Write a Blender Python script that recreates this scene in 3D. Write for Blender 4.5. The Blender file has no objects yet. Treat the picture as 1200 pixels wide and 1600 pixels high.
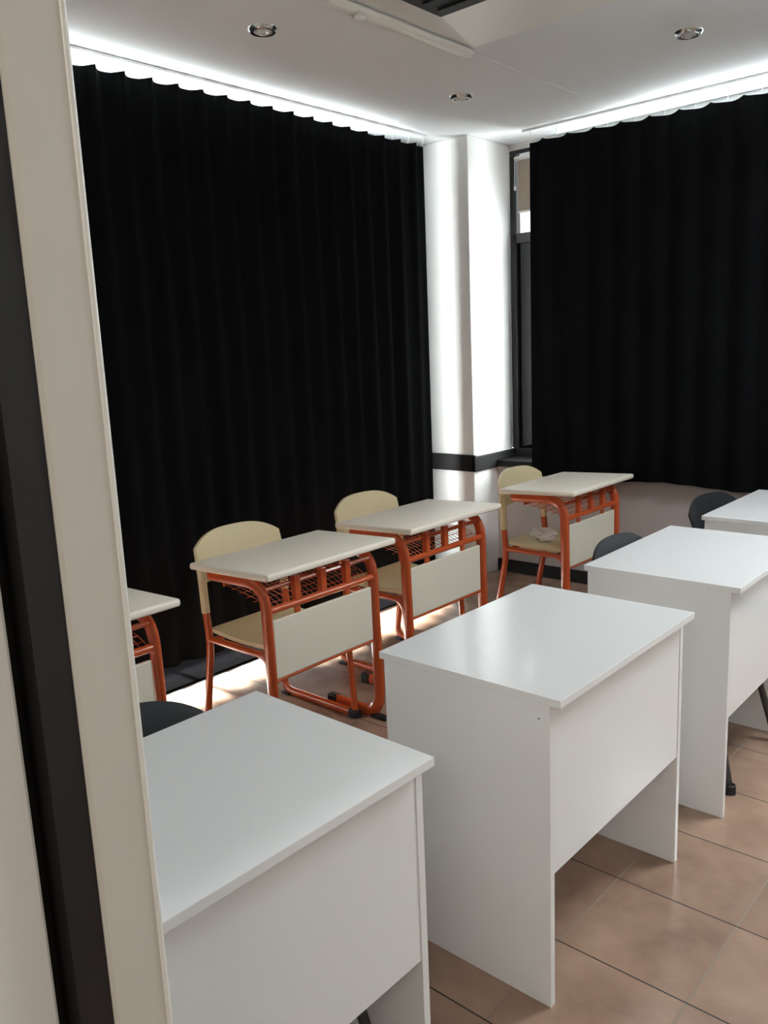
import bpy, bmesh, math, random
from mathutils import Vector, Matrix
random.seed(7)
PI = math.pi
S = bpy.context.scene
COL = S.collection

# ------------------------------------------------------------------ camera
F_PX = 1305.0; YAW = 0.731; PITCH = 0.193; ROLL = -0.0429; EYE = 1.480
fw = Vector((-math.sin(YAW)*math.cos(PITCH), math.cos(YAW)*math.cos(PITCH), -math.sin(PITCH)))
rt = fw.cross(Vector((0, 0, 1))).normalized()
up = rt.cross(fw)
c_, s_ = math.cos(ROLL), math.sin(ROLL)
R_ = c_*rt + s_*up
U_ = -s_*rt + c_*up
cam = bpy.data.cameras.new('camera')
cam.sensor_fit = 'VERTICAL'; cam.sensor_height = 36.0
cam.lens = F_PX*36.0/1600.0
cam.clip_start = 0.02; cam.clip_end = 200
co = bpy.data.objects.new('camera', cam)
m = Matrix((R_, U_, -fw)).transposed().to_4x4()
m.translation = Vector((0, 0, EYE))
co.matrix_world = m
COL.objects.link(co); S.camera = co

# ------------------------------------------------------------------ view, sky, lights
S.view_settings.view_transform = 'Standard'
S.view_settings.look = 'None'
S.view_settings.exposure = 0.24
S.view_settings.gamma = 1.0
S.view_settings.use_curve_mapping = False
SKY = 24.0
w = bpy.data.worlds.new('world'); S.world = w; w.use_nodes = True
bg = w.node_tree.nodes['Background']
bg.inputs[0].default_value = (0.93, 0.97, 1.0, 1); bg.inputs[1].default_value = SKY

def area(name, loc, direction, sx, sy, power, color=(1, 1, 1), portal=False):
    l = bpy.data.lights.new(name, 'AREA'); l.shape = 'RECTANGLE'; l.size = sx; l.size_y = sy
    l.energy = power; l.color = color
    if portal: l.cycles.is_portal = True
    o = bpy.data.objects.new(name, l); COL.objects.link(o)
    o.location = loc
    o.rotation_euler = Vector(direction).to_track_quat('-Z', 'Y').to_euler()
    return o
area('daylight_left_window', (-3.50, 2.12, 1.35), (1, 0, 0), 2.75, 3.4, 1, portal=True)
area('daylight_right_window', (-0.6, 4.86, 1.7), (0, -1, 0), 5.2, 2.1, 1, portal=True)
area('corridor_fill_light', (0.5, -1.3, 2.45), (-0.12, 0.35, -1), 1.2, 0.6, 24, (1.0, 0.93, 0.84))  # unseen fill light added behind the camera, on the door side

area('room_fill_light', (0.0, 3.3, 2.655), (0, 0, -1), 0.58, 0.58, 43, (0.88, 0.95, 1.0))  # fill light added out of view to brighten the desk tops
sl = bpy.data.lights.new('low_sun', 'SUN'); sl.energy = 240; sl.angle = math.radians(5); sl.color = (1, 0.99, 0.97)
so = bpy.data.objects.new('low_sun', sl); COL.objects.link(so)
so.rotation_euler = Vector((math.cos(math.radians(12)), 0.03, -math.sin(math.radians(12)))).to_track_quat('-Z', 'Y').to_euler()

# ------------------------------------------------------------------ materials
def sr(r, g, b):
    f = lambda v: (v/255/12.92) if v/255 <= 0.04045 else ((v/255+0.055)/1.055)**2.4
    return (f(r), f(g), f(b), 1)

def mat(name, col, rough=0.5, metal=0.0, spec=0.5, noise=None, bump=None, coat=0.0):
    M = bpy.data.materials.new(name); M.use_nodes = True
    nt = M.node_tree; p = nt.nodes['Principled BSDF']
    p.inputs['Base Color'].default_value = col
    p.inputs['Roughness'].default_value = rough
    p.inputs['Metallic'].default_value = metal
    p.inputs['Specular IOR Level'].default_value = spec
    p.inputs['Coat Weight'].default_value = coat
    tc = nt.nodes.new('ShaderNodeTexCoord')
    if noise:
        sc, amt = noise
        n = nt.nodes.new('ShaderNodeTexNoise'); n.inputs['Scale'].default_value = sc; n.inputs['Detail'].default_value = 4
        mx = nt.nodes.new('ShaderNodeMix'); mx.data_type = 'RGBA'
        mx.inputs['A'].default_value = tuple(c*(1-amt) for c in col[:3])+(1,)
        mx.inputs['B'].default_value = tuple(min(1, c*(1+amt)) for c in col[:3])+(1,)
        nt.links.new(tc.outputs['Object'], n.inputs['Vector'])
        nt.links.new(n.outputs['Fac'], mx.inputs['Factor'])
        nt.links.new(mx.outputs['Result'], p.inputs['Base Color'])
    if bump:
        sc, st = bump
        n = nt.nodes.new('ShaderNodeTexNoise'); n.inputs['Scale'].default_value = sc; n.inputs['Detail'].default_value = 3
        b = nt.nodes.new('ShaderNodeBump'); b.inputs['Strength'].default_value = st; b.inputs['Distance'].default_value = 0.002
        nt.links.new(tc.outputs['Object'], n.inputs['Vector'])
        nt.links.new(n.outputs['Fac'], b.inputs['Height'])
        nt.links.new(b.outputs['Normal'], p.inputs['Normal'])
    return M

M_melamine = mat('white_melamine', (0.80, 0.80, 0.79, 1), 0.12, spec=0.5, noise=(3, .012))
M_melamine_edge = mat('white_edge_band', (0.74, 0.74, 0.72, 1), 0.3, noise=(9, .02))
M_wall = mat('white_wall_paint', (0.78, 0.77, 0.75, 1), 0.75, noise=(2, .02), bump=(60, .15))
M_wall_low = mat('grey_brown_wall_paint', sr(186, 178, 174), 0.7, noise=(2, .05), bump=(60, .15))
M_ceil = mat('ceiling_paint', (0.77, 0.80, 0.815, 1), 0.85, noise=(1.5, .015))
M_curtain = mat('black_curtain_cloth', (0.0060, 0.0063, 0.0068, 1), 1.0, spec=0.03, noise=(5, .25), bump=(300, .3))
M_frame = mat('dark_aluminium', (0.02, 0.02, 0.021, 1), 0.4, noise=(8, .1))
M_granite = mat('black_granite', (0.011, 0.010, 0.010, 1), 0.6, spec=.25, noise=(60, .35))
M_thresh = mat('dark_stone_threshold', (0.0022, 0.0020, 0.0022, 1), 1.0, spec=0.0, noise=(30, .3))
M_orange = mat('orange_red_enamel', (0.52, 0.085, 0.018, 1), 0.30, noise=(12, .06), coat=0.4)
M_cream = mat('cream_laminate', sr(246, 236, 220), 0.42, noise=(6, .03), bump=(90, .08))
M_beige = mat('beige_moulded_board', sr(222, 208, 168), 0.45, noise=(6, .05))
M_panel = mat('pale_beige_panel', sr(228, 222, 204), 0.5, noise=(6, .03))
M_black = mat('black_rubber', (0.012, 0.012, 0.012, 1), 0.6, noise=(20, .2))
M_plastic = mat('charcoal_plastic', (0.018, 0.020, 0.023, 1), 0.55, noise=(20, .12), bump=(200, .1))
M_legmetal = mat('dark_grey_steel', (0.06, 0.06, 0.06, 1), 0.4, metal=0.5, noise=(20, .1))
M_white_metal = mat('white_enamel', (0.78, 0.77, 0.72, 1), 0.4, noise=(10, .02))
M_chrome = mat('brushed_steel', (0.55, 0.55, 0.53, 1), 0.25, metal=1.0, noise=(10, .05))
M_door = mat('cream_grey_door_paint', sr(222, 221, 214), 0.42, noise=(3, .03), bump=(40, .1))
M_jamb = mat('beige_grey_frame_paint', sr(206, 202, 192), 0.38, noise=(3, .03), bump=(40, .1))
M_gap = mat('black_seal', (0.010, 0.009, 0.009, 1), 0.5, noise=(15, .2))
M_lump = mat('matte_white', (0.85, 0.85, 0.84, 1), 0.7, noise=(20, .02))
M_track = mat('white_curtain_track', (0.8, 0.8, 0.8, 1), 0.35, noise=(20, .02))
M_ground = mat('pale_paving', (0.45, 0.44, 0.42, 1), 0.9, noise=(3, .1))

def glass_mat(name, tint, gloss=0.06):
    M = bpy.data.materials.new(name); M.use_nodes = True; nt = M.node_tree
    nt.nodes.remove(nt.nodes['Principled BSDF'])
    out = nt.nodes['Material Output']
    t = nt.nodes.new('ShaderNodeBsdfTransparent'); t.inputs[0].default_value = tint
    g = nt.nodes.new('ShaderNodeBsdfGlossy'); g.inputs['Roughness'].default_value = 0.02
    mx = nt.nodes.new('ShaderNodeMixShader'); mx.inputs[0].default_value = gloss
    nt.links.new(t.outputs[0], mx.inputs[1]); nt.links.new(g.outputs[0], mx.inputs[2]); nt.links.new(mx.outputs[0], out.inputs[0])
    return M
M_glass = glass_mat('clear_glass', (0.96, 0.98, 0.97, 1))
M_dim_glass = glass_mat('sky_dimming_glass', (0.3, 0.3, 0.3, 1), 0.03)  # tint added to dim the sky behind this vent
M_tint = glass_mat('dark_tinted_glass', (0.0012, 0.0012, 0.0013, 1), 0.04)
M_lens = mat('frosted_lamp_glass', (0.62, 0.62, 0.58, 1), 0.12, spec=0.8, noise=(40, .25))

def blind_mat():
    M = bpy.data.materials.new('beige_blind_cloth'); M.use_nodes = True; nt = M.node_tree
    p = nt.nodes['Principled BSDF']; p.inputs['Base Color'].default_value = sr(190, 175, 160); p.inputs['Roughness'].default_value = .9
    t = nt.nodes.new('ShaderNodeBsdfTranslucent'); t.inputs[0].default_value = (0.3, 0.26, 0.23, 1)
    mx = nt.nodes.new('ShaderNodeMixShader'); mx.inputs[0].default_value = .5
    nt.links.new(p.outputs[0], mx.inputs[1]); nt.links.new(t.outputs[0], mx.inputs[2])
    nt.links.new(mx.outputs[0], nt.nodes['Material Output'].inputs[0])
    return M
M_blind = blind_mat()

def tile_mat():
    M = bpy.data.materials.new('terracotta_floor_tiles'); M.use_nodes = True; nt = M.node_tree
    N = nt.nodes.new; L = nt.links.new
    p = nt.nodes['Principled BSDF']
    tc = N('ShaderNodeTexCoord'); sep = N('ShaderNodeSeparateXYZ'); L(tc.outputs['Object'], sep.inputs[0])
    tp = 0.3235
    def mth(op, a, b=None):
        n = N('ShaderNodeMath'); n.operation = op
        for i, v in enumerate((a, b)):
            if v is None: continue
            if isinstance(v, (int, float)): n.inputs[i].default_value = v
            else: L(v, n.inputs[i])
        return n.outputs[0]
    ux = mth('DIVIDE', mth('SUBTRACT', sep.outputs[0], -0.6184), tp)
    uy = mth('DIVIDE', mth('SUBTRACT', sep.outputs[1], 1.6419), tp)
    def dist(u):
        f = mth('FRACT', u); return mth('MINIMUM', f, mth('SUBTRACT', 1.0, f))
    dx = mth('ADD', dist(ux), 0.0); dy = dist(uy)
    # the joints running away from the door are filled paler than those running across
    gx = mth('LESS_THAN', dx, 0.009); gy = mth('LESS_THAN', dy, 0.0065)
    comb = N('ShaderNodeCombineXYZ'); L(mth('FLOOR', ux), comb.inputs[0]); L(mth('FLOOR', uy), comb.inputs[1])
    wn = N('ShaderNodeTexWhiteNoise'); wn.noise_dimensions = '2D'; L(comb.outputs[0], wn.inputs['Vector'])
    n1 = N('ShaderNodeTexNoise'); n1.inputs['Scale'].default_value = 5; n1.inputs['Detail'].default_value = 5; n1.inputs['Roughness'].default_value = .6
    L(tc.outputs['Object'], n1.inputs['Vector'])
    cr = N('ShaderNodeValToRGB')
    cr.color_ramp.elements[0].position = .3; cr.color_ramp.elements[0].color = (0.235, 0.143, 0.102, 1)
    cr.color_ramp.elements[1].position = .72; cr.color_ramp.elements[1].color = (0.41, 0.27, 0.195, 1)
    L(mth('ADD', mth('MULTIPLY', n1.outputs['Fac'], .85), mth('MULTIPLY', wn.outputs['Value'], .15)), cr.inputs[0])
    m1 = N('ShaderNodeMix'); m1.data_type = 'RGBA'; L(gx, m1.inputs['Factor']); L(cr.outputs[0], m1.inputs['A']); m1.inputs['B'].default_value = (0.24, 0.175, 0.125, 1)
    m2 = N('ShaderNodeMix'); m2.data_type = 'RGBA'; L(gy, m2.inputs['Factor']); L(m1.outputs['Result'], m2.inputs['A']); m2.inputs['B'].default_value = (0.018, 0.012, 0.010, 1)
    L(m2.outputs['Result'], p.inputs['Base Color'])
    g = mth('MAXIMUM', gx, gy)
    L(mth('ADD', mth('MULTIPLY', g, .4), .24), p.inputs['Roughness'])
    b = N('ShaderNodeBump'); b.inputs['Strength'].default_value = .4; b.inputs['Distance'].default_value = .002
    L(mth('SUBTRACT', 1.0, g), b.inputs['Height']); L(b.outputs[0], p.inputs['Normal'])
    return M
M_floor = tile_mat()

# ------------------------------------------------------------------ mesh helpers
def box(bm, x0, x1, y0, y1, z0, z1, bev=0.0, seg=2):
    r = bmesh.ops.create_cube(bm, size=1.0)
    vs = r['verts']
    for v in vs:
        v.co = Vector((x0+(v.co.x+.5)*(x1-x0), y0+(v.co.y+.5)*(y1-y0), z0+(v.co.z+.5)*(z1-z0)))
    if bev > 0:
        es = list({e for v in vs for e in v.link_edges})
        bmesh.ops.bevel(bm, geom=es, offset=bev, segments=seg, affect='EDGES', profile=.5)

def fillet(pts, r, n=6):
    pts = [Vector(p) for p in pts]; out = [pts[0]]
    for i in range(1, len(pts)-1):
        a, b, c = pts[i-1], pts[i], pts[i+1]
        d1 = (a-b); d2 = (c-b); rr = min(r, d1.length*.49, d2.length*.49)
        p1 = b+d1.normalized()*rr; p2 = b+d2.normalized()*rr
        for k in range(n+1):
            t = k/n; out.append((1-t)**2*p1+2*t*(1-t)*b+t*t*p2)
    out.append(pts[-1]); return out

def tube(bm, pts, rx, ry=None, side=(0, 1, 0), seg=12):
    """rx: half size in the plane of the path, ry: half size along `side`"""
    ry = ry or rx; pts = [Vector(p) for p in pts]; side = Vector(side); rings = []
    for i, p in enumerate(pts):
        t = (pts[min(i+1, len(pts)-1)]-pts[max(i-1, 0)]).normalized()
        s = side - t*side.dot(t)
        if s.length < 1e-4: s = Vector((0, 0, 1)) - t*t.z
        if s.length < 1e-4: s = Vector((1, 0, 0))
        s.normalize(); u = t.cross(s)
        rings.append([bm.verts.new(p+u*rx*math.cos(2*PI*k/seg)+s*ry*math.sin(2*PI*k/seg)) for k in range(seg)])
    for a, b in zip(rings, rings[1:]):
        for k in range(seg): bm.faces.new((a[k], a[(k+1) % seg], b[(k+1) % seg], b[k]))
    bm.faces.new(rings[0][::-1]); bm.faces.new(rings[-1])

def lathe(bm, prof, c=(0, 0, 0), seg=32):
    rings = []
    for r, z in prof:
        rings.append([bm.verts.new((c[0]+max(r, 1e-4)*math.cos(2*PI*k/seg), c[1]+max(r, 1e-4)*math.sin(2*PI*k/seg), c[2]+z)) for k in range(seg)])
    for a, b in zip(rings, rings[1:]):
        for k in range(seg): bm.faces.new((a[k], a[(k+1) % seg], b[(k+1) % seg], b[k]))

def grid_slab(bm, fn, nu, nv, thick):
    """closed sheet: fn(u,v)->Vector, thickened along its normals"""
    P = [[fn(i/nu, j/nv) for j in range(nv+1)] for i in range(nu+1)]
    def nrm(i, j):
        a = P[min(i+1, nu)][j]-P[max(i-1, 0)][j]; b = P[i][min(j+1, nv)]-P[i][max(j-1, 0)]
        n = a.cross(b); return n.normalized() if n.length > 1e-9 else Vector((1, 0, 0))
    A = [[bm.verts.new(P[i][j]+nrm(i, j)*thick/2) for j in range(nv+1)] for i in range(nu+1)]
    B = [[bm.verts.new(P[i][j]-nrm(i, j)*thick/2) for j in range(nv+1)] for i in range(nu+1)]
    for i in range(nu):
        for j in range(nv):
            bm.faces.new((A[i][j], A[i+1][j], A[i+1][j+1], A[i][j+1]))
            bm.faces.new((B[i][j], B[i][j+1], B[i+1][j+1], B[i+1][j]))
    for i in range(nu):
        bm.faces.new((A[i][0], B[i][0], B[i+1][0], A[i+1][0])); bm.faces.new((A[i][nv], A[i+1][nv], B[i+1][nv], B[i][nv]))
    for j in range(nv):
        bm.faces.new((A[0][j], A[0][j+1], B[0][j+1], B[0][j])); bm.faces.new((A[nu][j], B[nu][j], B[nu][j+1], A[nu][j+1]))

def obj(name, bm, material, parent=None, smooth=False, label=None):
    bmesh.ops.recalc_face_normals(bm, faces=bm.faces)
    me = bpy.data.meshes.new(name); bm.to_mesh(me); bm.free()
    me.materials.append(material)
    if smooth:
        for p in me.polygons: p.use_smooth = True
        me.set_sharp_from_angle(angle=math.radians(40))
    o = bpy.data.objects.new(name, me); COL.objects.link(o)
    if parent: o.parent = parent
    if label: o['label'] = label
    return o
def struct(name, bm, m, parent=None, smooth=False):
    o = obj(name, bm, m, parent, smooth)
    if parent is None: o['kind'] = 'structure'
    return o
def thing(name, label, cat, loc, rz=0, group=None):
    o = bpy.data.objects.new(name, None); COL.objects.link(o); o.empty_display_size = .1
    o.location = loc; o.rotation_euler = (0, 0, rz); o['label'] = label; o['category'] = cat
    if group: o['group'] = group
    return o
def tag(o, label, cat, group=None):
    o['label'] = label; o['category'] = cat
    if group: o['group'] = group
    return o
def dup(root, loc, rz, label, group=None):
    r = root.copy(); COL.objects.link(r); r.location = loc; r.rotation_euler = (0, 0, rz); r['label'] = label
    if group: r['group'] = group
    for ch in list(root.children):
        c = ch.copy(); COL.objects.link(c); c.parent = r
        for g in list(ch.children):
            d = g.copy(); COL.objects.link(d); d.parent = c
    return r
NB = bmesh.new

# ------------------------------------------------------------------ room shell
XL, YR, ZC = -3.42, 4.72, 2.69          # left window plane, right window plane, ceiling
WY0, WY1 = 0.12, 0.34                   # the wall with the door
XR = 3.2
bm = NB(); box(bm, XL-.2, XR, -2.6, YR+.2, -.1, 0); struct('floor', bm, M_floor)
bm = NB(); box(bm, XL-.2, XR, -2.6, YR+.2, ZC, ZC+.12); struct('ceiling', bm, M_ceil)
# left wall: low kerb and lintel round the tall window
bm = NB()
box(bm, XL-.2, XL, -.1, YR+.2, 2.66, ZC); box(bm, XL-.2, XL, -.1, YR+.2, 0, .01); box(bm, XL-.2, XL, -.1, .5, .01, 2.66); box(bm, XL-.2, XL, 3.74, YR+.2, .01, 2.66)
struct('wall_left', bm, M_wall)
# right wall: parapet below the window, lintel
bm = NB()
box(bm, -3.05, XR, 4.53, YR+.2, 0, .70); struct('wall_right', bm, M_wall_low)
bm = NB(); box(bm, -3.42, XR, YR, YR+.2, 2.655, ZC); box(bm, .72, XR, YR, YR+.2, .70, 2.655); box(bm, .02, .72, YR, YR+.2, .70, 1.19); struct('wall_right_lintel', bm, M_wall)
bm = NB(); box(bm, XR, XR+.15, -2.6, YR+.2, 0, ZC); struct('wall_far_side', bm, M_wall)
# wall with the doorway
JX = -0.594
bm = NB(); box(bm, XL-.2, JX-.10, WY0, WY1-.01, 0, ZC); box(bm, .50, XR, WY0, WY1, 0, ZC); box(bm, JX-.10, .5, WY0, WY1, 2.14, ZC); struct('wall_doorway', bm, M_wall)
bm = NB(); box(bm, JX-1.6, JX-1.45, -2.6, WY0, 0, ZC); box(bm, JX-1.6, XR, -2.75, -2.6, 0, ZC); struct('wall_corridor', bm, M_wall)
# corner column
bm = NB(); box(bm, XL, -3.05, 4.27, YR, 0, ZC, .006); struct('wall_column', bm, M_wall)
# black granite band round the column and sill
bm = NB()
box(bm, XL+.02, -3.03, 4.25, 4.275, .695, .800, .006); box(bm, -3.055, -3.028, 4.25, YR, .695, .790, .006)
struct('trim_1', bm, M_granite)
bm = NB(); box(bm, -3.04, 1.5, 4.49, YR+.05, .70, .745, .006); struct('trim_2', bm, M_granite)
bm = NB(); box(bm, XL-.02, -3.115, .5, 4.27, 0, .008, .002); struct('trim_3', bm, M_thresh)
bm = NB(); box(bm, -3.05, XR, 4.515, 4.53, 0, .08, .003); struct('baseboard_right', bm, M_granite)
# ceiling seam lines of the plasterboard
bm = NB()
box(bm, -2.221, -2.217, 3.14, 4.25, ZC-.0015, ZC); struct('trim_4', bm, M_ceil)

# unseen slab added outside the left window to block sun over the curtain
bm = NB(); box(bm, XL-1.7, XL-.2, -.5, YR+.5, 2.72, 2.86, .01); struct('sun_block_slab', bm, M_wall)
# left window: frame, mullions, glass
def window(name, along, plane, a0, a1, z0, z1, mull, bars, glass, t=.05, wd=.05):
    root = bpy.data.objects.new(name, None); COL.objects.link(root); root['kind'] = 'structure'
    bm = NB()
    def b(a, c, e, f):
        if along == 'y': box(bm, plane-t, plane, a, c, e, f, .004)
        else: box(bm, a, c, plane, plane+t, e, f, .004)
    b(a0, a1, z0, z0+wd); b(a0, a1, z1-.025, z1); b(a0, a0+wd, z0+wd, z1-.025); b(a1-wd, a1, z0+wd, z1-.025)
    for q in mull: b(q-wd/2, q+wd/2, z0+wd, z1-.025)
    edges = [a0]+list(mull)+[a1]
    for q in bars:
        for e0, e1 in zip(edges, edges[1:]): b(e0+wd/2, e1-wd/2, q-.03, q+.03)
    obj('window_frame', bm, M_frame, root)
    for i, (e0, e1) in enumerate(zip(edges, edges[1:])):
        zs = [z0]+list(bars)+[z1]
        for k, (f0, f1) in enumerate(zip(zs, zs[1:])):
            bm = NB()
            if along == 'y': box(bm, plane-.03, plane-.024, e0+.02, e1-.02, f0+.02, f1-.015)
            else: box(bm, e0+.02, e1-.02, plane+.024, plane+.03, f0+.02, f1-.015)
            obj('glass_pane', bm, glass(i, k), root)
    return root
window('window_1', 'y', XL, .5, 3.74, .01, 2.66, (1.31, 2.12, 2.93), (), lambda i, k: M_glass, wd=.03)
# the curtained right window: its lowest panes are dark, one vent is tinted to dim the sky
window('window_2', 'x', YR, -3.056, .02, .745, 2.655, (-2.72, -1.8, -.9), (2.13,), lambda i, k: M_glass if i else (M_tint if k == 0 else M_dim_glass))
window('window_3', 'x', YR, .03, .72, 1.2, 2.655, (), (2.13,), lambda i, k: M_glass)

# doorway frame in the foreground and its seal
bm = NB()
box(bm, JX-.10, JX, WY1-.047, WY1+.006, 0, 2.14, .004)
box(bm, JX-.10, .50, WY1-.047, WY1+.006, 2.14, 2.19, .004)
box(bm, .47, .56, WY0-.01, WY1+.006, 0, 2.14, .004)
struct('trim_5', bm, M_jamb)
bm = NB(); tube(bm, [(JX-.002, WY1+.004, 0), (JX-.002, WY1+.004, 2.14)], .0035, seg=10); struct('trim_6', bm, M_white_metal, smooth=True)
bm = NB()
box(bm, JX-.10, JX-.002, WY1-.075, WY1-.047, 0, 2.14); box(bm, JX-.10, JX-.03, WY0+.02, WY1-.075, 0, 2.14)
struct('trim_7', bm, M_gap)
# open door leaf, folded back into the corridor
door = bpy.data.objects.new('door_1', None); COL.objects.link(door); door['kind'] = 'structure'
door.location = (JX-.012, WY1-.083, 0)
bm = NB(); box(bm, -.042, 0, -.84, -.004, .01, 2.1, .003)
for z0, z1 in ((.15, .95), (1.08, 1.95)): box(bm, 0, .006, -.72, -.112, z0, z1, .004)
obj('leaf', bm, M_door, door)
for z in (.86, 1.75, .25):
    bm = NB(); tube(bm, [(-.004, .010, z-.035), (-.004, .010, z+.035)], .007, seg=12); obj('hinge', bm, M_legmetal, door, True)

# ------------------------------------------------------------------ curtains
def curtain(label, along, base, a0, a1, ztop, zbot, period, amp, seed, group):
    rnd = random.Random(seed)
    root = thing('blackout_curtain', label, 'curtain', (0, 0, 0), 0, group)
    ph = [rnd.uniform(0, 6.28) for _ in range(6)]
    L = a1-a0
    def off(a, t):
        # t 0 top .. 1 bottom : tight pleats on top, loose folds below
        x = (a-a0)
        warp = .22*math.sin(x*2.3+ph[0])+.12*math.sin(x*5.1+ph[1])
        k = 2*PI*x/period+warp*1.6
        o = amp*math.sin(k)*(1-.25*t)+amp*.45*math.sin(k*.5+ph[2])*t+amp*.25*math.sin(k*2+ph[3])*(1-t)
        return o
    def top(a):
        x = a-a0; k = PI*x/period
        return ztop - .016*abs(math.cos(k))**.7 - .006*math.sin(x*3+ph[4])
    def bot(a):
        return zbot + .010*math.sin((a-a0)*2.7+ph[5])+.006*math.sin((a-a0)*9)
    def fn(u, v):
        a = a0+u*L; zt, zb = top(a), bot(a); z = zt+(zb-zt)*v
        o = off(a, v)
        return Vector((base+o, a, z)) if along == 'y' else Vector((a, base+o, z))
    nu = int(L/period*16)
    bm = NB(); grid_slab(bm, fn, nu, 14, .003); obj('drape', bm, M_curtain, root, True)
    n = int(L/period)
    for i in range(n+1):
        a = min(a0+i*period, a1-.01)
        bm = NB(); zt = top(a)
        o = 0
        def P(da, dz):
            return (base, a+da, dz) if along == 'y' else (a+da, base, dz)
        side = (1, 0, 0) if along == 'y' else (0, 1, 0)
        pts = [P(0, ZC-.012), P(.010, ZC-.018), P(.011, ZC-.03), P(0, zt-.004), P(-.010, zt+.006)]
        tube(bm, fillet(pts, .01, 3), .0022, seg=6, side=side)
        obj('hook', bm, M_track, root, True)
    bm = NB()
    if along == 'y': box(bm, base-.010, base+.010, a0-.02, a1+.03, ZC-.014, ZC-.001, .003)
    else: box(bm, a0-.05, a1+.03, base-.010, base+.010, ZC-.014, ZC-.001, .003)
    obj('track', bm, M_track, root)
    return root
curtain('floor-length black curtain along the left window, hem just above the tiles', 'y', -3.22, .42, 4.07, 2.644, .075, .135, .022, 3, None)
curtain('black curtain ending at sill height on the right window beside the column', 'x', 4.46, -2.74, -.02, 2.62, .665, .160, .011, 5, None)

# roller blind in the vent pane next to the column
bl = thing('roller_blind', 'beige roller blind half drawn in the narrow vent pane beside the column', 'blind', (-2.5, YR-.015, 2.60))
bm = NB(); tube(bm, [(-.5, 0, 0), (.45, 0, 0)], .014, side=(0, 1, 0), seg=14); obj('roller', bm, M_white_metal, bl, True)
bm = NB(); box(bm, -.485, .44, .010, .0115, -.31, .0); obj('cloth', bm, M_blind, bl)
bm = NB(); box(bm, -.485, .44, .004, .0175, -.322, -.31, .002); obj('bottom_bar', bm, M_white_metal, bl)
bm = NB(); tube(bm, [(-.492, -.016, 0), (-.492, -.018, -.16)], .003, seg=6); lathe(bm, [(0, -.19), (.006, -.186), (.007, -.17), (.002, -.155)], (-.492, -.018, 0), 10); obj('cord', bm, M_white_metal, bl, True)

# ------------------------------------------------------------------ ceiling fittings
def downlight(label):
    t = thing('ceiling_downlight', label, 'ceiling light', (0, 0, ZC), 0, 'recessed downlights in the ceiling')
    bm = NB(); lathe(bm, [(.034, -.001), (.036, -.012), (.048, -.013), (.056, -.006), (.058, 0)], seg=36); obj('ring', bm, M_chrome, t, True)
    bm = NB(); lathe(bm, [(.036, -.004), (.030, -.014), (.022, -.010), (.018, -.020), (.010, -.016), (0, -.024)], seg=8); obj('glass_lens', bm, M_lens, t)
    return t
d0 = downlight('round recessed downlight in the ceiling nearest the door frame'); d0.location = (-2.60, 2.328, ZC)
dup(d0, (-2.628, 3.634, ZC), .3, 'small round downlight in the ceiling just before the corner column')
dup(d0, (-1.485, 3.635, ZC), .7, 'round recessed downlight above the right black curtain')

# tapered white ceiling vent with a black middle
vt = thing('ceiling_vent', 'white tapered ceiling vent with a black opening at top of view', 'vent', (0, 0, 0))
def quad_prism(bm, pts_lo, pts_hi):
    a = [bm.verts.new(p) for p in pts_lo]; b = [bm.verts.new(p) for p in pts_hi]; n = len(a)
    bm.faces.new(a); bm.faces.new(b[::-1])
    for i in range(n): bm.faces.new((a[i], b[i], b[(i+1) % n], a[(i+1) % n]))
ox0, ox1, oy0, oy1 = -2.17, -1.15, 1.55, 3.10
ix0, ix1, iy0, iy1 = -2.005, -1.35, 1.85, 2.66
zi = ZC-.035
O = [(ox0, oy0), (ox1, oy0), (ox1, oy1), (ox0, oy1)]; I = [(ix0, iy0), (ix1, iy0), (ix1, iy1), (ix0, iy1)]
bm = NB()
for k in range(4):
    o1, o2, i1, i2 = O[k], O[(k+1) % 4], I[k], I[(k+1) % 4]
    quad_prism(bm, [(*o1, ZC-.004), (*o2, ZC-.004), (*i2, zi), (*i1, zi)], [(*o1, ZC), (*o2, ZC), (*i2, ZC), (*i1, ZC)])
obj('panel', bm, M_white_metal, vt)
bm = NB(); box(bm, ix0, ix1, iy0, iy1, zi-.004, ZC-.002, .001)
for k in range(9): box(bm, ix0+.04, ix1-.04, iy0+.06+k*.085, iy0+.085+k*.085, zi-.012, zi-.003)
obj('grille', bm, M_black, vt, label='black grille')
bt = thing('ceiling_batten', 'slim white batten on the ceiling running along the vent edge', 'batten', (-2.215, 0, ZC))
bm = NB(); pts = [(0, 2.28, -.012), (0, 3.12, -.012)]; tube(bm, pts, .018, .034, side=(1, 0, 0), seg=16); obj('housing', bm, M_white_metal, bt, True)
bm = NB(); lathe(bm, [(0, -.052), (.018, -.05), (.022, -.04), (.016, -.028), (.010, -.024)], (0.012, 2.44, 0), 16); obj('cap', bm, M_white_metal, bt, True)

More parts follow.
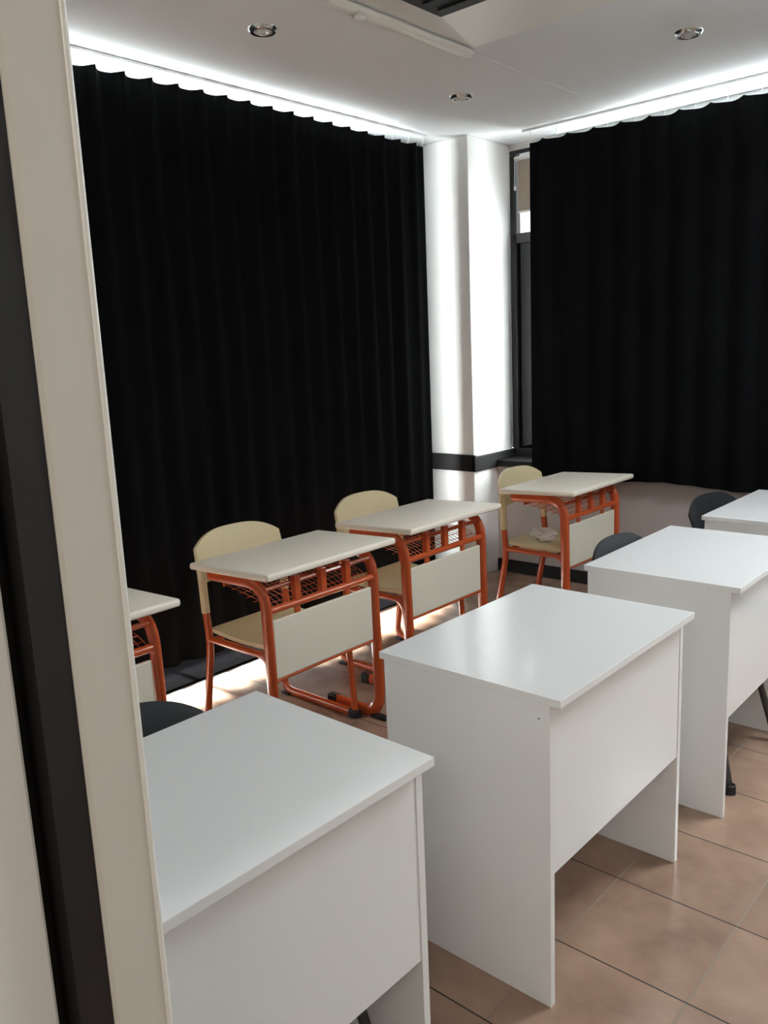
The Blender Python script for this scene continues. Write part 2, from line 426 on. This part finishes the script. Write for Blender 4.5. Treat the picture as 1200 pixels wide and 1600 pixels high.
# ------------------------------------------------------------------ white office desks
W, D, HT = .712, .504, .75
def white_desk(label):
    t = thing('white_desk', label, 'desk', (0, 0, 0), 0, 'row of white desks')
    bm = NB(); box(bm, 0, D, 0, W, HT-.018, HT, .0012); obj('desktop', bm, M_melamine, t)
    for y in (.004, W-.022):
        bm = NB(); box(bm, .012, D-.028, y, y+.018, 0, HT-.018, .001); obj('side_panel', bm, M_melamine, t)
    bm = NB(); box(bm, D-.048, D-.030, .022, W-.022, .327, HT-.018, .001); obj('front_panel', bm, M_melamine, t)
    bm = NB(); lathe(bm, [(0, -.0006), (.004, -.0006), (.004, 0)], seg=12)
    for v in bm.verts: v.co = Vector((D-.055+v.co.x, .004+v.co.z, .695+v.co.y*.6))
    obj('screw_cap', bm, M_chrome, t)
    return t
desks = [((-1.3928, .3848), -.0096, 'white desk nearest the door frame, its top cut off by it'),
         ((-1.3235, 1.435), .0003, 'white desk in the middle with bright column reflections on its glossy top'),
         ((-1.2994, 2.4274), .0082, 'white desk behind the middle one, a charcoal chair back at its edge'),
         ((-1.274, 3.3781), 0, 'farthest white desk, cut by the right picture edge')]
wd = white_desk(desks[0][2]); wd.location = (*desks[0][0], 0); wd.rotation_euler.z = desks[0][1]
for (p, r, l) in desks[1:]: dup(wd, (*p, 0), r, l)

# ------------------------------------------------------------------ charcoal chairs of the white desks (back at x=0, facing +X)
def dark_chair(label):
    t = thing('plastic_chair', label, 'chair', (0, 0, 0), 0, 'charcoal chairs at the white desks')
    def back(u, v):
        y = (u-.5)*.46; e = abs(u-.5)*2
        zt = .757-.060*e**3.0; zb = .52+.03*e**2; z = zt+(zb-zt)*v
        return Vector((.05*e*e*.8-.02*(1-v)+.05*v, y*(1-.06*(1-v)*e), z))
    bm = NB(); grid_slab(bm, back, 20, 8, .012); obj('backrest', bm, M_plastic, t, True)
    def seat(u, v):
        y = (u-.5)*(.42); x = .07+v*.40; e = abs(u-.5)*2
        return Vector((x, y, .445+.012*e*e-.03*max(0, v-.8)**1.2*6))
    bm = NB(); grid_slab(bm, seat, 12, 12, .014); obj('seat', bm, M_plastic, t, True)
    for s in (-1, 1):
        y = .20*s
        bm = NB(); tube(bm, fillet([(.03, y*.95, .60), (.075, y*.95, .43), (.0, y*1.05, .0)], .05), .011, seg=10); obj('leg', bm, M_legmetal, t, True)
        bm = NB(); tube(bm, fillet([(.08, y*.92, .425), (.42, y*.92, .425), (.53, y*1.16, .0)], .05), .012, seg=10); l = obj('leg', bm, M_legmetal, t, True)
        bm = NB(); lathe(bm, [(0, 0), (.018, 0), (.017, .03), (.013, .032)], (.528, y*1.157, 0), 12); obj('rubber_foot', bm, M_black, l, True)
    bm = NB(); tube(bm, [(.30, -.18, .42), (.30, .18, .42)], .009, side=(0, 0, 1)); obj('crossbar', bm, M_legmetal, t, True)
    return t
c0 = dark_chair('black plastic chair at the nearest white desk, half hidden by the door frame'); c0.location = (-1.52, .81, 0)
dup(c0, (-1.385, 2.83, 0), 0, 'charcoal chair whose rounded back shows behind the third white desk')
dup(c0, (-1.41, 3.835, 0), -.14, 'dark chair at the farthest white desk under the right curtain')

# ------------------------------------------------------------------ school desks (x 0 rear .. .43 front, y 0..SW)
SW, SD = .66, .44
def school_desk(label):
    t = thing('school_desk', label, 'school desk', (0, 0, 0), 0, 'orange framed school desks')
    def zt(x): return .738+.040*x
    bm = NB()
    box(bm, 0, SD, 0, SW, -.013, .013, .009, 3)
    for v in bm.verts: v.co.z += zt(v.co.x)-.013
    obj('desktop', bm, M_cream, t, True)
    lx = .355
    for y in (.055, SW-.055):
        bm = NB()
        tube(bm, fillet([(.05, y, .692), (lx, y, .700), (lx+.012, y, .018), (.10, y, .018)], .10, 8), .025, .015, seg=14)
        f = obj('side_frame', bm, M_orange, t, True)
        bm = NB(); box(bm, .075, .125, y-.018, y+.018, 0, .042, .006); obj('rubber_cap', bm, M_black, f)
        bm = NB(); box(bm, lx-.03, lx+.05, y-.018, y+.018, 0, .014, .004); obj('rubber_cap', bm, M_black, f)
    # book shelf: rails, struts, wire mesh
    bm = NB()
    tube(bm, [(lx-.01, .06, .675), (lx-.01, SW-.06, .675)], .009, seg=8, side=(0, 0, 1))
    tube(bm, [(lx+.005, .06, .60), (lx+.005, SW-.06, .60)], .013, .013, seg=10, side=(0, 0, 1))
    tube(bm, [(.12, .06, .66), (.12, SW-.06, .66)], .008, seg=8, side=(0, 0, 1))
    obj('shelf_rail', bm, M_orange, t, True)
    for y in (.20, .33, .46):
        bm = NB(); box(bm, lx-.012, lx+.012, y-.014, y+.014, .600, .700, .003); obj('strut', bm, M_orange, t)
    bm = NB()
    for k in range(22):
        y = .075+k*(SW-.15)/21
        tube(bm, [(.12, y, .655), (lx-.06, y, .628), (lx, y, .602)], .0016, seg=5)
    for k in range(7):
        f = k/6; x = .12+f*(lx-.12); z = .655-f*.053
        tube(bm, [(x, .065, z), (x, SW-.065, z)], .0016, seg=5, side=(0, 0, 1))
    obj('wire_shelf', bm, M_orange, t)
    for y in (.20, .46):
        bm = NB(); box(bm, lx-.006, lx+.006, y-.012, y+.012, .54, .60, .002); obj('panel_bracket', bm, M_orange, t)
    bm = NB(); box(bm, lx-.004, lx+.010, .075, SW-.075, .345, .562, .004); obj('front_panel', bm, M_panel, t)
    bm = NB(); tube(bm, [(lx, .06, .338), (lx, SW-.06, .338)], .008, seg=8, side=(0, 0, 1)); obj('lower_rail', bm, M_orange, t, True)
    return t

def school_chair(label):
    t = thing('school_chair', label, 'chair', (0, 0, 0), 0, 'orange framed school chairs')
    hw = .225
    def back(u, v):
        e = abs(u-.5)*2; y = (u-.5)*2*hw
        zt = .80-.055*e**3.2; zb = .615-.01*e; z = zt+(zb-zt)*v
        return Vector((-.035+.045*e*e-.02*(1-v)+.01*v, y*(1-.04*(1-v)), z))
    bm = NB(); grid_slab(bm, back, 24, 8, .014)
    b = obj('backrest', bm, M_beige, t, True)
    for s in (-1, 1):
        bm = NB(); tube(bm, [(.008, s*(hw-.018), .67), (.016, s*(hw-.018), .49)], .021, .015, seg=12); obj('sleeve', bm, M_beige, b, True)
    def seat(u, v):
        y = (u-.5)*.40; x = .03+v*.38
        return Vector((x, y, .420-.012*math.sin(PI*v)-.02*max(0, v-.85)*6))
    bm = NB(); grid_slab(bm, seat, 10, 14, .016); obj('seat', bm, M_beige, t, True)
    for s in (-1, 1):
        y = s*(hw-.018)
        bm = NB()
        tube(bm, fillet([(.012, y, .53), (.030, y, .36), (-.035, y, .018), (.40, y, .018)], .07, 8), .018, .013, seg=12)
        tube(bm, fillet([(.025, y, .385), (.38, y, .385), (.405, y, .018)], .06, 6), .014, .012, seg=12)
        f = obj('side_frame', bm, M_orange, t, True)
        bm = NB(); box(bm, .375, .425, y-.017, y+.017, 0, .035, .006); obj('rubber_cap', bm, M_black, f)
        bm = NB(); box(bm, -.035, .015, y-.017, y+.017, 0, .014, .004); obj('rubber_cap', bm, M_black, f)
    for x in (.05, .33):
        bm = NB(); tube(bm, [(x, -hw+.02, .385), (x, hw-.02, .385)], .010, side=(0, 0, 1)); obj('seat_crossbar', bm, M_orange, t, True)
    return t
units = [((-2.56, .755), 0, 'cut off by the door frame at left'),
         ((-2.53, 1.735), 0, 'nearest one seen complete'),
         ((-2.57, 2.535), 0, 'left of the corner column'),
         ((-2.42, 3.60), 0, 'in the corner beside the right curtain')]
sd = sc = None
for i, ((x, y), r, where) in enumerate(units):
    cy = y+(.345, .345, .365, .335)[i]; cr = 0; dx = (.13, .13, .13, .07)[i]
    ld = 'cream-topped orange school desk '+where; lc = 'beige-backed orange school chair at the desk '+where
    if sd is None:
        # its chair is wholly behind the door frame
        sd = school_desk(ld); sd.location = (x, y, 0); continue
    dup(sd, (x, y, 0), r, ld)
    if sc is None:
        sc = school_chair(lc); sc.location = (x-dx, cy, 0)
    else:
        dup(sc, (x-dx, cy, 0), cr, lc)

# unseen fixture added round the fill light over the desks
lamp = thing('fill_light_panel', 'added square fill-light panel on the ceiling, unseen beyond the right picture edge', 'ceiling light', (0, 3.3, ZC))
bm = NB()
for a in (-.31, .29): box(bm, a, a+.02, -.31, .31, -.03, 0, .002); box(bm, -.29, .29, a, a+.02, -.03, 0, .002)
obj('frame', bm, M_white_metal, lamp)
bm = NB(); box(bm, -.29, .29, -.29, .29, -.014, -.008); obj('diffuser', bm, M_lens, lamp)

# irregular white lump added for the white spot on the corner seat
bm = NB(); bmesh.ops.create_icosphere(bm, subdivisions=3, radius=1)
rr = random.Random(4)
for v in bm.verts:
    k = 1+rr.uniform(-.22, .22); v.co = Vector((v.co.x*.065*k, v.co.y*.06*k, v.co.z*.035*k))
o = tag(obj('white_lump', bm, M_lump), 'small irregular white lump on the seat of the corner school chair', 'paper')
o.location = (-2.31, 3.87, .458)
